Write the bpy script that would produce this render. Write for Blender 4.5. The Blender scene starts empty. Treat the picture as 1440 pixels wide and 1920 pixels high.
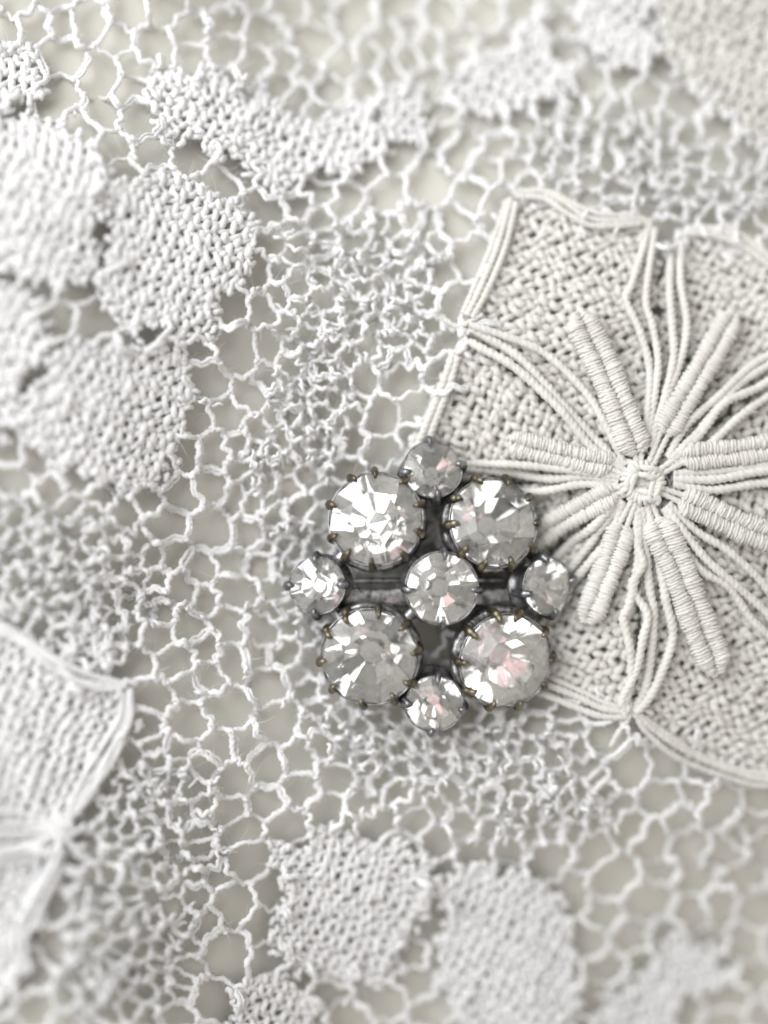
import bpy, math, random
import numpy as np
from mathutils import Vector, Matrix, noise
from mathutils.geometry import delaunay_2d_cdt

random.seed(11)
rng = np.random.default_rng(11)
R = math.radians
MM = 0.001
SC = bpy.context.scene
COL = SC.collection

# ------------------------------------------------------------------ camera
D = 170.0                      # mm from the lens to the z = 0 level of the lace
VH = 122.0                     # mm of lace seen from top to bottom of the frame
S = VH / 1920.0                # mm per photograph pixel at z = 0
cam_d = bpy.data.cameras.new('camera')
cam = bpy.data.objects.new('camera', cam_d)
COL.objects.link(cam)
cam.location = (0, 0, D * MM)
cam_d.sensor_fit = 'VERTICAL'
cam_d.sensor_height = 24.0
cam_d.lens = 12.0 / (VH / 2 / D)
cam_d.clip_start = 0.005
cam_d.clip_end = 20.0
cam_d.dof.use_dof = True
cam_d.dof.focus_distance = (D - 5.6) * MM
cam_d.dof.aperture_fstop = cam_d.lens / 17.0
SC.camera = cam

# ------------------------------------------------------------------ world and lamps
world = bpy.data.worlds.new('World')
SC.world = world
world.use_nodes = True
bg = world.node_tree.nodes['Background']
bg.inputs['Color'].default_value = (1.0, 0.975, 0.91, 1)
bg.inputs['Strength'].default_value = 0.66


def area(name, loc, target, sx, sy, watt, col):
    l = bpy.data.lights.new(name, 'AREA')
    l.shape = 'RECTANGLE'
    l.size, l.size_y, l.energy, l.color = sx, sy, watt, col
    o = bpy.data.objects.new(name, l)
    COL.objects.link(o)
    o.location = loc
    o.rotation_euler = (Vector(target) - Vector(loc)).to_track_quat('-Z', 'Y').to_euler()
    return o


area('window_light', (-0.23, 0.16, 0.26), (0, 0, 0), 0.36, 0.42, 2.7, (0.975, 0.985, 1.0))
area('added_pink_light', (0.20, -0.24, 0.55), (0, 0, 0), 0.26, 0.2, 0.20, (1.0, 0.60, 0.65))  # added pink lamp, standing in for clothing by the camera, tints stone reflections

SC.view_settings.view_transform = 'Standard'
SC.view_settings.look = 'None'
SC.view_settings.exposure = -0.2
SC.view_settings.gamma = 1.0
SC.cycles.use_denoising = True
SC.cycles.filter_width = 1.9
SC.cycles.max_bounces = 12
SC.cycles.transmission_bounces = 10
SC.cycles.glossy_bounces = 8
SC.cycles.diffuse_bounces = 4


# ------------------------------------------------------------------ materials
def new_mat(name):
    m = bpy.data.materials.new(name)
    m.use_nodes = True
    nt = m.node_tree
    nt.nodes.clear()
    out = nt.nodes.new('ShaderNodeOutputMaterial')
    return m, nt, out


def cotton(name, col_a, col_b, trans=0.22, bump=0.35):
    m, nt, out = new_mat(name)
    N, L = nt.nodes, nt.links
    geo = N.new('ShaderNodeTexCoord')
    n1 = N.new('ShaderNodeTexNoise')
    n1.inputs['Scale'].default_value = 260
    n1.inputs['Detail'].default_value = 3
    L.new(geo.outputs['Object'], n1.inputs['Vector'])
    ramp = N.new('ShaderNodeValToRGB')
    ramp.color_ramp.elements[0].position = 0.35
    ramp.color_ramp.elements[1].position = 0.65
    ramp.color_ramp.elements[0].color = (*col_a, 1)
    ramp.color_ramp.elements[1].color = (*col_b, 1)
    L.new(n1.outputs['Fac'], ramp.inputs['Fac'])
    n2 = N.new('ShaderNodeTexNoise')
    n2.inputs['Scale'].default_value = 7000
    n2.inputs['Detail'].default_value = 2
    L.new(geo.outputs['Object'], n2.inputs['Vector'])
    bp = N.new('ShaderNodeBump')
    bp.inputs['Strength'].default_value = bump
    bp.inputs['Distance'].default_value = 0.00006
    L.new(n2.outputs['Fac'], bp.inputs['Height'])
    p = N.new('ShaderNodeBsdfPrincipled')
    p.inputs['Roughness'].default_value = 0.9
    p.inputs['Specular IOR Level'].default_value = 0.15
    p.inputs['Sheen Weight'].default_value = 0.4
    L.new(ramp.outputs['Color'], p.inputs['Base Color'])
    L.new(bp.outputs['Normal'], p.inputs['Normal'])
    t = N.new('ShaderNodeBsdfTranslucent')
    L.new(ramp.outputs['Color'], t.inputs['Color'])
    mx = N.new('ShaderNodeMixShader')
    mx.inputs['Fac'].default_value = trans
    L.new(p.outputs[0], mx.inputs[1])
    L.new(t.outputs[0], mx.inputs[2])
    L.new(mx.outputs[0], out.inputs['Surface'])
    return m


M_WHITE = cotton('cotton_white', (0.87, 0.87, 0.873), (0.92, 0.92, 0.923), 0.20)
M_CREAM = cotton('cotton_cream', (0.755, 0.74, 0.70), (0.825, 0.815, 0.785), 0.20)


def cloth_mat():
    m, nt, out = new_mat('satin_cloth')
    N, L = nt.nodes, nt.links
    geo = N.new('ShaderNodeTexCoord')
    n1 = N.new('ShaderNodeTexNoise')
    n1.inputs['Scale'].default_value = 45
    L.new(geo.outputs['Object'], n1.inputs['Vector'])
    ramp = N.new('ShaderNodeValToRGB')
    ramp.color_ramp.elements[0].color = (0.545, 0.533, 0.482, 1)
    ramp.color_ramp.elements[1].color = (0.645, 0.633, 0.582, 1)
    L.new(n1.outputs['Fac'], ramp.inputs['Fac'])
    w = N.new('ShaderNodeTexNoise')
    w.inputs['Scale'].default_value = 3000
    L.new(geo.outputs['Object'], w.inputs['Vector'])
    bp = N.new('ShaderNodeBump')
    bp.inputs['Strength'].default_value = 0.15
    bp.inputs['Distance'].default_value = 0.00005
    L.new(w.outputs['Fac'], bp.inputs['Height'])
    p = N.new('ShaderNodeBsdfPrincipled')
    p.inputs['Roughness'].default_value = 0.55
    p.inputs['Specular IOR Level'].default_value = 0.25
    p.inputs['Sheen Weight'].default_value = 0.1
    L.new(ramp.outputs['Color'], p.inputs['Base Color'])
    L.new(bp.outputs['Normal'], p.inputs['Normal'])
    L.new(p.outputs[0], out.inputs['Surface'])
    return m


M_CLOTH = cloth_mat()


def metal(name, c0, c1, r0, r1, scale=900, bump=0.5):
    m, nt, out = new_mat(name)
    N, L = nt.nodes, nt.links
    geo = N.new('ShaderNodeTexCoord')
    n1 = N.new('ShaderNodeTexNoise')
    n1.inputs['Scale'].default_value = scale
    n1.inputs['Detail'].default_value = 6
    n1.inputs['Roughness'].default_value = 0.65
    L.new(geo.outputs['Object'], n1.inputs['Vector'])
    ramp = N.new('ShaderNodeValToRGB')
    ramp.color_ramp.elements[0].position = 0.36
    ramp.color_ramp.elements[1].position = 0.66
    ramp.color_ramp.elements[0].color = (*c0, 1)
    ramp.color_ramp.elements[1].color = (*c1, 1)
    L.new(n1.outputs['Fac'], ramp.inputs['Fac'])
    mr = N.new('ShaderNodeMapRange')
    mr.inputs['To Min'].default_value = r1
    mr.inputs['To Max'].default_value = r0
    L.new(n1.outputs['Fac'], mr.inputs['Value'])
    bp = N.new('ShaderNodeBump')
    bp.inputs['Strength'].default_value = bump
    bp.inputs['Distance'].default_value = 0.00012
    L.new(n1.outputs['Fac'], bp.inputs['Height'])
    p = N.new('ShaderNodeBsdfPrincipled')
    p.inputs['Metallic'].default_value = 0.85
    L.new(ramp.outputs['Color'], p.inputs['Base Color'])
    L.new(mr.outputs['Result'], p.inputs['Roughness'])
    L.new(bp.outputs['Normal'], p.inputs['Normal'])
    L.new(p.outputs[0], out.inputs['Surface'])
    return m


M_PEWTER = metal('tarnished_pewter', (0.10, 0.098, 0.095), (0.55, 0.55, 0.56), 0.22, 0.5)
M_STEEL = metal('worn_silver_tip', (0.09, 0.092, 0.10), (0.36, 0.37, 0.39), 0.22, 0.45, 1400, 0.3)
M_BRASS = metal('worn_brass_tip', (0.06, 0.053, 0.04), (0.29, 0.25, 0.175), 0.22, 0.5, 1100, 0.35)


def glass_mat(name, lo, hi):
    m, nt, out = new_mat(name)
    N, L = nt.nodes, nt.links
    geo = N.new('ShaderNodeTexCoord')
    n1 = N.new('ShaderNodeTexNoise')
    n1.inputs['Scale'].default_value = 900
    n1.inputs['Detail'].default_value = 8
    n1.inputs['Roughness'].default_value = 0.8
    L.new(geo.outputs['Object'], n1.inputs['Vector'])
    mr = N.new('ShaderNodeMapRange')
    mr.inputs['From Min'].default_value = 0.35
    mr.inputs['From Max'].default_value = 0.72
    mr.inputs['To Min'].default_value = lo
    mr.inputs['To Max'].default_value = hi
    L.new(n1.outputs['Fac'], mr.inputs['Value'])
    g = N.new('ShaderNodeBsdfGlass')
    g.inputs['IOR'].default_value = 1.52
    g.inputs['Roughness'].default_value = 0.01
    g.inputs['Color'].default_value = (0.985, 0.985, 0.98, 1)
    d = N.new('ShaderNodeBsdfDiffuse')
    d.inputs['Color'].default_value = (0.52, 0.515, 0.515, 1)
    mx = N.new('ShaderNodeMixShader')
    L.new(mr.outputs['Result'], mx.inputs['Fac'])
    L.new(g.outputs[0], mx.inputs[1])
    L.new(d.outputs[0], mx.inputs[2])
    L.new(mx.outputs[0], out.inputs['Surface'])
    return m


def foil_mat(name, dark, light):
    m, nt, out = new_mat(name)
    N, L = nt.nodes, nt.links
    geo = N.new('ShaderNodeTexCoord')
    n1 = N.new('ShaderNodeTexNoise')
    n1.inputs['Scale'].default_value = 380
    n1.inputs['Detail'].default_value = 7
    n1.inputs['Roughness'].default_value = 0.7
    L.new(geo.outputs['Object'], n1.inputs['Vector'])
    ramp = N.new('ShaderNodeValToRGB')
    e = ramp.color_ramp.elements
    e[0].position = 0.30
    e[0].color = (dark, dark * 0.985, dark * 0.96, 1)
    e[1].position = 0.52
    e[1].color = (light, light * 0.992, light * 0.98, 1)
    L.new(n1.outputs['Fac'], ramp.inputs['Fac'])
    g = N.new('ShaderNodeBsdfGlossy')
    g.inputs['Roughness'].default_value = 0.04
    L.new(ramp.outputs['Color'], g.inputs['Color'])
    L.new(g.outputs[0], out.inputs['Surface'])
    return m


M_GLASS = glass_mat('dusty_glass', 0.08, 0.46)
M_TABLE = glass_mat('clear_glass', 0.02, 0.22)
M_FOIL = [foil_mat('bright_foil', 0.62, 0.95), foil_mat('aged_foil_mid_reflection', 0.42, 0.74), foil_mat('aged_foil_dark_reflection', 0.22, 0.50)]  # aged foil; its tones also paint in reflection contrast the even world lacks

m_, nt_, out_ = new_mat('dark_speck')
b_ = nt_.nodes.new('ShaderNodeBsdfPrincipled')
b_.inputs['Base Color'].default_value = (0.03, 0.03, 0.03, 1)
nt_.links.new(b_.outputs[0], out_.inputs['Surface'])
M_SPECK = m_

# ------------------------------------------------------------------ the lie of the lace (heights in mm)
CTRL = np.array([
    (807, 1103, 0.0), (640, 1230, -0.5), (500, 1090, -0.5), (470, 960, 1.0), (420, 1250, 4.0), (400, 800, 5.0),
    (620, 800, 2.5), (640, 600, 3.0), (740, 890, 1.2), (850, 770, 3.6), (1000, 950, 2.6), (920, 990, -0.2), (990, 1030, 0.4), (1040, 1110, 0.6), (890, 870, 1.8), (700, 960, -0.3), (950, 1160, 0.0), (1200, 905, 5.2),
    (1120, 1080, 4.4), (950, 1250, 0.2), (1100, 1250, 3.4), (1250, 1250, 3.2), (1400, 1250, 0.5),
    (1200, 620, 2.2), (1000, 520, 2.5), (1400, 900, 2.0), (1440, 650, -0.5), (1100, 420, 0.5), (1300, 440, -2.0),
    (760, 420, 0.5), (900, 300, -3.0), (600, 300, -2.0), (600, 60, -6.5), (900, 60, -7.0), (1200, 200, -5.0),
    (1400, 80, -4.5), (1400, 300, -3.5), (250, 60, 0.0), (60, 60, 4.0), (100, 350, 13.0), (330, 480, 10.0),
    (430, 250, 3.0), (200, 780, 11.0), (20, 700, 13.0), (100, 1000, 12.0), (250, 1100, 8.0), (100, 1350, 13.0),
    (230, 1350, 10.8), (330, 1450, 8.0), (150, 1700, 13.5), (60, 1880, 15.0), (350, 1800, 10.5), (500, 1500, 4.5),
    (650, 1480, 1.0), (800, 1480, -0.2), (650, 1680, -1.5), (500, 1800, 0.5), (900, 1750, -4.0), (700, 1900, -4.0),
    (1050, 1450, 0.8), (1200, 1550, -2.0), (1200, 1750, -6.0), (1400, 1450, -2.0), (1400, 1700, -7.0), (1350, 1900, -9.0),
    (-300, 900, 15.0), (-200, 300, 14.0), (-200, 1600, 15.0), (1750, 900, -3.0), (1750, 300, -5.0), (1750, 1700, -11.0),
    (700, -250, -8.0), (100, -200, 2.0), (1300, -250, -6.0), (200, 2150, 14.0), (800, 2150, -5.0), (1400, 2150, -11.0)])

_e = CTRL[:, 2] - 5.0
CTRL[:, 2] += np.where(_e > 0, 0.9, 0.45) * np.sign(_e) * np.maximum(0, np.abs(_e) - 5.0)


def H(px, py):
    px = np.asarray(px, float)
    py = np.asarray(py, float)
    d2 = (px[..., None] - CTRL[:, 0]) ** 2 + (py[..., None] - CTRL[:, 1]) ** 2
    w = np.exp(-d2 / (2 * 125.0 ** 2)) + 1e-9 + 2e-3 * np.exp(-d2 / (2 * 420.0 ** 2))
    # the brooch presses a shallow hollow into the lace
    hollow = 0.9 * np.exp(-(((px - 820) ** 2 + (py - 1103) ** 2) / 265.0 ** 2) ** 2) + 1.0 * np.exp(-(((px - 985) ** 2 + (py - 1070) ** 2) / 130.0 ** 2) ** 2)
    return (w * CTRL[:, 2]).sum(-1) / w.sum(-1) - hollow


def W(px, py, dz=0.0):
    """photograph position measured on the lace -> millimetres in the scene"""
    px = np.asarray(px, float)
    py = np.asarray(py, float)
    z = H(px, py) + dz
    k = S * (D - z) / D
    return np.stack([(px - 720) * k, (960 - py) * k, z], -1)


# ------------------------------------------------------------------ mesh helpers
class Buf:
    """vertices (mm) and faces of one mesh; quads are kept as arrays, other faces as lists"""

    def __init__(self):
        self.v, self.q, self.g, self.n = [], [], [], 0

    def add(self, v, f):
        for p in f:
            self.g.append([i + self.n for i in p])
        self.v.append(np.asarray(v, float))
        self.n += len(v)

    def add_quads(self, v, quads, caps=()):
        self.q.append(quads + self.n)
        for p in caps:
            self.g.append([i + self.n for i in p])
        self.v.append(v)
        self.n += len(v)

    def build(self, name, mats, parent=None, smooth=True, mat_idx=None):
        me = bpy.data.meshes.new(name)
        v = np.concatenate(self.v) * MM if self.v else np.zeros((0, 3))
        q = np.concatenate(self.q) if self.q else np.zeros((0, 4), int)
        gl = np.array([len(p) for p in self.g], int)
        gi = np.array([i for p in self.g for i in p], int)
        loops = np.concatenate([q.ravel(), gi]).astype(np.int32)
        tot = np.concatenate([np.full(len(q), 4), gl]).astype(np.int32)
        start = np.concatenate([[0], np.cumsum(tot)[:-1]]).astype(np.int32) if len(tot) else np.zeros(0, np.int32)
        me.vertices.add(len(v))
        me.vertices.foreach_set('co', v.astype(np.float32).ravel())
        me.loops.add(len(loops))
        me.loops.foreach_set('vertex_index', loops)
        me.polygons.add(len(tot))
        me.polygons.foreach_set('loop_start', start)
        me.polygons.foreach_set('loop_total', tot)
        for m in (mats if isinstance(mats, (list, tuple)) else [mats]):
            me.materials.append(m)
        me.polygons.foreach_set('use_smooth', np.full(len(tot), smooth))
        if mat_idx is not None:
            me.polygons.foreach_set('material_index', np.array(mat_idx, np.int32))
        me.update(calc_edges=True)
        me.validate()
        o = bpy.data.objects.new(name, me)
        COL.objects.link(o)
        if parent:
            o.parent = parent
        return o


_face_cache = {}


def tube_faces(n, k):
    key = (n, k)
    if key not in _face_cache:
        i = np.arange(n - 1)[:, None] * k
        j = np.arange(k)[None]
        j2 = (j + 1) % k
        q = np.stack([i + j, i + j2, i + k + j2, i + k + j], -1).reshape(-1, 4)
        _face_cache[key] = (q, (list(range(k - 1, -1, -1)), list(range((n - 1) * k, n * k))))
    return _face_cache[key]


def resample(P, step, closed=False):
    """Catmull-Rom through P, sampled about every `step`."""
    P = np.asarray(P, float)
    if len(P) == 2:
        n = max(3, int(np.linalg.norm(P[1] - P[0]) / step) + 1)
        t = np.linspace(0, 1, n)[:, None]
        return P[0] * (1 - t) + P[1] * t
    Q = np.vstack([2 * P[0] - P[1], P, 2 * P[-1] - P[-2]])
    out = []
    for i in range(1, len(Q) - 2):
        p0, p1, p2, p3 = Q[i - 1], Q[i], Q[i + 1], Q[i + 2]
        n = max(2, int(np.linalg.norm(p2 - p1) / step) + 1)
        t = np.linspace(0, 1, n, endpoint=False)[:, None]
        out.append(0.5 * ((2 * p1) + (-p0 + p2) * t + (2 * p0 - 5 * p1 + 4 * p2 - p3) * t ** 2
                          + (-p0 + 3 * p1 - 3 * p2 + p3) * t ** 3))
    out.append(P[-1][None])
    return np.vstack(out)


FUZZ = []          # where cotton fibres stand off the threads: point, outward, along


def tube(buf, P, rad, k=8, lobes=2, amp=0.15, pitch=1.6, phase=None, flat=1.0, rough=0.07, fuzz=0.0):
    """P in mm. A plied thread: a lobed section that twists along the path."""
    P = np.asarray(P, float)
    n = len(P)
    if n < 2:
        return
    T = np.gradient(P, axis=0)
    T /= np.linalg.norm(T, axis=1)[:, None] + 1e-12
    # frames by parallel transport
    Ns = np.zeros((n, 3))
    t0 = T[0]
    ref = np.array([0, 0, 1.0]) if abs(t0[2]) < 0.9 else np.array([1.0, 0, 0])
    v = ref - t0 * ref.dot(t0)
    v /= math.sqrt(v.dot(v))
    vx, vy, vz = v
    for i, (tx, ty, tz) in enumerate(T.tolist()):
        d = vx * tx + vy * ty + vz * tz
        vx -= d * tx
        vy -= d * ty
        vz -= d * tz
        l = math.sqrt(vx * vx + vy * vy + vz * vz) or 1.0
        vx /= l
        vy /= l
        vz /= l
        Ns[i] = (vx, vy, vz)
    B = np.cross(T, Ns)
    s = np.concatenate([[0], np.cumsum(np.linalg.norm(np.diff(P, axis=0), axis=1))])
    rad = np.broadcast_to(np.asarray(rad, float), (n,)).copy()
    if rough:
        ph = rng.uniform(0, 6.28, 3)
        rad *= 1 + rough * (np.sin(s * 2.1 + ph[0]) + 0.7 * np.sin(s * 5.3 + ph[1]) + 0.5 * np.sin(s * 9.7 + ph[2]))
    phi = np.arange(k) * 2 * math.pi / k
    ph0 = rng.uniform(0, 6.28) if phase is None else phase
    tw = 2 * math.pi * s / pitch + ph0
    rr = rad[:, None] * (1 + amp * np.cos(lobes * (phi[None, :]) - tw[:, None])) if lobes else np.repeat(rad[:, None], k, 1)
    V = P[:, None, :] + rr[..., None] * (np.cos(phi)[None, :, None] * Ns[:, None, :] * flat + np.sin(phi)[None, :, None] * B[:, None, :])
    if fuzz:
        m = rng.poisson(fuzz * s[-1])
        if m:
            ii = rng.integers(0, n, m)
            jj = rng.integers(0, k, m)
            FUZZ.append(np.concatenate([V[ii, jj], (V[ii, jj] - P[ii]) / (rr[ii, jj][:, None] + 1e-9), T[ii]], 1))
    buf.add_quads(V.reshape(-1, 3), *tube_faces(n, k))


def inside(poly, x, y):
    poly = np.asarray(poly, float)
    x = np.asarray(x, float)
    y = np.asarray(y, float)
    r = np.zeros(x.shape, bool)
    x1, y1 = poly[-1]
    for x2, y2 in poly:
        c = ((y2 > y) != (y1 > y)) & (x < (x1 - x2) * (y - y2) / ((y1 - y2) or 1e-9) + x2)
        r ^= c
        x1, y1 = x2, y2
    return r


def empty(name, loc=(0, 0, 0), parent=None):
    o = bpy.data.objects.new(name, None)
    COL.objects.link(o)
    o.location = loc
    o.empty_display_size = 0.005
    if parent:
        o.parent = parent
    return o


def smooth_noise(x, y, sc, seed=0.0):
    return noise.noise(Vector((x * sc, y * sc, seed)))


def snoise(x, y, wl, seed):
    """cheap vectorised smooth noise, about -1..1, wavelength wl"""
    x = np.asarray(x, float) / wl * 6.283
    y = np.asarray(y, float) / wl * 6.283
    s = seed
    return 0.4 * (np.sin(x + 0.4 * y + s) + np.sin(-0.5 * x + 0.9 * y + 2.1 * s + 1) + np.sin(0.7 * x - 1.1 * y + 3.7 * s + 2)
                  + 0.6 * np.sin(1.9 * x + 1.3 * y + 5.1 * s))


# ------------------------------------------------------------------ cloth under the lace
def build_cloth():
    nx, ny = 150, 190
    gx, gy = np.meshgrid(np.linspace(-420, 1860, nx), np.linspace(-420, 2340, ny))
    dz = -2.6 + 0.5 * snoise(gx, gy, 900, 1.3) + 0.3 * snoise(gx, gy * 0.45, 240, 2.2) + 0.45 * np.abs(snoise(gx + 0.6 * gy, gy * 0.2, 520, 4.1))
    P = W(gx, gy, dz)
    f = []
    for j in range(ny - 1):
        for i in range(nx - 1):
            a = j * nx + i
            f.append((a, a + nx, a + nx + 1, a + 1))
    b = Buf()
    b.add(P.reshape(-1, 3), f)
    o = b.build('cloth', M_CLOTH)
    o['kind'] = 'structure'
    o['label'] = 'smooth off white cloth lying under the lace'


build_cloth()

# ------------------------------------------------------------------ the lace
lace = empty('lace_panel', (0, 0, 0))
lace['label'] = 'white knotted net lace with woven patches and a cream flower wheel'
lace['category'] = 'lace'

# outlines of the woven patches: polygon, direction of the warp in the photograph, pitches, warp thread radius
PATCH = [
    ([(-160, 190), (0, 215), (60, 225), (120, 250), (178, 268), (198, 320), (200, 395), (172, 430), (185, 500), (120, 545), (60, 520), (0, 505), (-150, 490)], (0.42, 1), 22, 27, 7.6),
    ([(-120, 60), (20, 80), (60, 100), (84, 180), (60, 202), (0, 192), (-120, 190)], (0.45, 1), 22, 26, 7.0),
    ([(290, 120), (350, 142), (430, 140), (455, 200), (442, 300), (395, 300), (378, 258), (330, 262), (292, 232), (280, 160)], (0.42, 1), 23, 27, 7.2),
    ([(205, 362), (240, 332), (330, 320), (400, 355), (450, 380), (482, 420), (475, 500), (440, 540), (400, 580), (396, 640), (345, 640), (300, 605), (240, 625), (200, 585), (178, 525), (208, 450)], (0.30, 1), 22, 26, 7.2),
    ([(440, 190), (480, 180), (515, 182), (535, 222), (600, 240), (620, 200), (670, 186), (700, 212), (720, 285), (650, 330), (600, 312), (560, 340), (512, 370), (480, 330), (440, 300)], (0.25, 1), 23, 26, 7.0),
    ([(705, 175), (755, 155), (800, 172), (802, 250), (740, 270), (715, 240)], (0.15, 1), 23, 26, 6.5),
    ([(840, 140), (880, 108), (940, 110), (968, 60), (1020, 0), (1020, 80), (1060, 130), (1060, 185), (1010, 190), (930, 210), (880, 202), (842, 190)], (0.1, 1), 23, 27, 7.0),
    ([(1075, -40), (1200, -60), (1215, 20), (1235, 90), (1205, 122), (1160, 118), (1105, 90), (1080, 40)], (0.25, 1), 23, 26, 7.0),
    ([(110, 652), (150, 642), (220, 650), (300, 645), (350, 670), (365, 720), (350, 765), (340, 820), (318, 880), (290, 910), (240, 930), (200, 912), (170, 890), (110, 872), (40, 822), (30, 780), (80, 720)], (0.30, 1), 22, 25, 7.4),
    ([(-120, 560), (0, 540), (45, 540), (70, 590), (95, 650), (60, 690), (30, 720), (40, 752), (15, 800), (0, 825), (-120, 800)], (0.3, 1), 23, 26, 7.8),
    ([(128, 1180), (165, 1168), (190, 1210), (212, 1245), (180, 1252), (142, 1232)], (0.4, 1), 20, 24, 6.5),
    ([(505, 1570), (540, 1590), (570, 1588), (582, 1560), (610, 1545), (660, 1570), (690, 1590), (740, 1572), (780, 1610), (812, 1622), (802, 1690), (790, 1722), (750, 1770), (720, 1830), (690, 1850), (640, 1830), (560, 1830), (520, 1780), (508, 1740), (540, 1690), (520, 1640)], (0.2, 1), 20, 25, 6.4),
    ([(812, 1650), (850, 1640), (900, 1622), (960, 1640), (1020, 1650), (1060, 1700), (1080, 1780), (1075, 1960), (880, 1960), (850, 1880), (830, 1850), (812, 1770), (842, 1720), (830, 1690)], (0.26, 1), 20, 24, 6.2),
    ([(490, 1822), (540, 1832), (592, 1872), (585, 1990), (430, 1990), (436, 1862)], (0.2, 1), 21, 25, 6.6),
    ([(1130, 1872), (1200, 1832), (1262, 1760), (1330, 1782), (1380, 1832), (1330, 1852), (1280, 1862), (1250, 1990), (1130, 1990)], (0.35, 1), 20, 24, 6.0),
]
WHEEL_C = (1205, 905)
WHEEL = [(955, 372), (1060, 392), (1130, 424), (1212, 424), (1240, 470), (1290, 432), (1365, 445), (1450, 492), (1530, 560),
         (1560, 640), (1570, 760), (1640, 860), (1650, 990), (1590, 1080), (1590, 1240), (1560, 1370), (1480, 1470), (1440, 1462),
         (1340, 1440), (1250, 1392), (1192, 1335), (1170, 1338), (1080, 1302), (1000, 1262), (930, 1200), (860, 1080), (790, 960), (772, 830),
         (800, 760), (852, 662), (868, 608), (885, 578), (945, 395)]
WHEEL_L = [(-260, 1180), (0, 1182), (60, 1200), (120, 1242), (200, 1277), (243, 1292), (250, 1350), (200, 1440), (160, 1500), (118, 1545),
           (110, 1570), (118, 1600), (70, 1690), (45, 1760), (42, 1830), (-20, 1900), (-260, 1900)]
WHEEL_T = [(1232, 55), (1222, -60), (1260, -260), (1700, -260), (1700, 330), (1560, 320), (1440, 275), (1395, 250), (1335, 205), (1290, 168), (1265, 130)]


def shrink(poly, d):
    q = np.asarray(poly, float)
    v = q - q.mean(0)
    l = np.linalg.norm(v, axis=1)[:, None]
    return [tuple(t) for t in q.mean(0) + v * np.maximum(0.2, (l - d) / l)]


SOLID = [shrink(p[0], 14) for p in PATCH] + [shrink(WHEEL, 20), shrink(WHEEL_L, 26), shrink(WHEEL_T, 26)]


def in_solid(x, y):
    r = np.zeros(np.shape(np.asarray(x, float)), bool)
    for p in SOLID:
        r |= inside(p, x, y)
    return r


def weave(poly, d, pa, pb, r, seed, z0=0.0, jit=5.0, amp=0.46, weft_r=None, step=4.3, edge=7.0, skew=1, wz=0.55):
    """plain weave clipped to poly; returns (list of warp paths, list of weft paths), each (points mm, radius mm)"""
    d = np.asarray(d, float)
    d /= np.linalg.norm(d)
    e = np.array([-d[1], d[0]])
    poly = np.asarray(poly, float)
    c = poly.mean(0)
    rel = poly - c
    u0, u1 = (rel @ d).min(), (rel @ d).max()
    v0, v1 = (rel @ e).min(), (rel @ e).max()
    res = []
    for kind in (0, 1):
        lst = []
        if kind == 0:
            lines = np.arange(math.floor(v0 / pa), math.ceil(v1 / pa) + 1)
        else:
            lines = np.arange(math.floor(u0 / pb), math.ceil(u1 / pb) + 1)
        for j in lines:
            ph = rng.uniform(-0.35, 0.35)
            if kind == 0:
                u = np.arange(u0, u1, step)
                g = u / pb + j + ph + 0.35 * snoise(u, u * 0 + j * 37, 70, seed + j)
                am = amp * (1 + 0.35 * snoise(u, u * 0 + j * 91, 48, seed + 2 * j))
                z = am * np.cos(math.pi * g)
                sg = skew if skew else (1 if rng.uniform() < 0.5 else -1)
                v = j * pa + 3.4 * sg * np.sin(math.pi * g)
                rr = r
            else:
                v = np.arange(v0, v1, step)
                u = np.full_like(v, j * pb)
                z = -wz * amp * np.cos(math.pi * (v / pa + j)) - 0.28 * (1 - wz)
                rr = weft_r or r * 0.85
            x = c[0] + u * d[0] + v * e[0]
            y = c[1] + u * d[1] + v * e[1]
            x = x + jit * snoise(x, y, 120, seed) + 2.2 * snoise(x, y, 41, seed + 4)
            y = y + jit * snoise(x, y, 120, seed + 9) + 2.2 * snoise(x, y, 41, seed + 7)
            ok = inside(poly, x + edge * snoise(x, y, 40, seed + 3), y + edge * snoise(x, y, 40, seed + 5))
            z = z + 0.12 * snoise(x, y, 55, seed + 2) + z0 + rng.uniform(-0.08, 0.08)
            i = 0
            n = len(x)
            while i < n:
                if not ok[i]:
                    i += 1
                    continue
                k = i
                while k < n and ok[k]:
                    k += 1
                if k - i >= 5:
                    zz = z[i:k].copy()
                    zz[0] -= 0.25
                    zz[-1] -= 0.25
                    P = W(x[i:k], y[i:k], zz)
                    rad = np.full(k - i, rr * S) * rng.uniform(0.9, 1.1)
                    rad *= 1 + 0.13 * np.clip((z[i:k] - z0) / amp, -1.5, 1.5)
                    rad[0] *= 0.6
                    rad[-1] *= 0.6
                    lst.append((P, rad))
                i = k
        res.append(lst)
    return res


def woven_part(name, parent, poly, d, pa, pb, r, seed, mat, split=True, **kw):
    warp, weft = weave(poly, d, pa, pb, r, seed, **kw)
    b = Buf()
    for P, rad in weft:
        tube(b, P, rad, 6, 2, 0.15, 0.8)
    if not split:
        for P, rad in warp:
            tube(b, P, rad, 8, 2, 0.16, 0.9, fuzz=4)
    o = b.build(name, mat, parent)
    if split:
        for P, rad in warp:
            w = Buf()
            tube(w, P, rad, 7, 2, 0.16, 0.9, fuzz=4)
            w.build('warp_thread', mat, o)
    return o


for i, (poly, d, pa, pb, r) in enumerate(PATCH):
    woven_part('woven_patch', lace, poly, d, pa * 0.68, pb * 0.64, r * 0.83, 1.7 * i + 0.3, M_WHITE, amp=0.31, edge=10.0, jit=6.0, wz=0.75)

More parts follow.
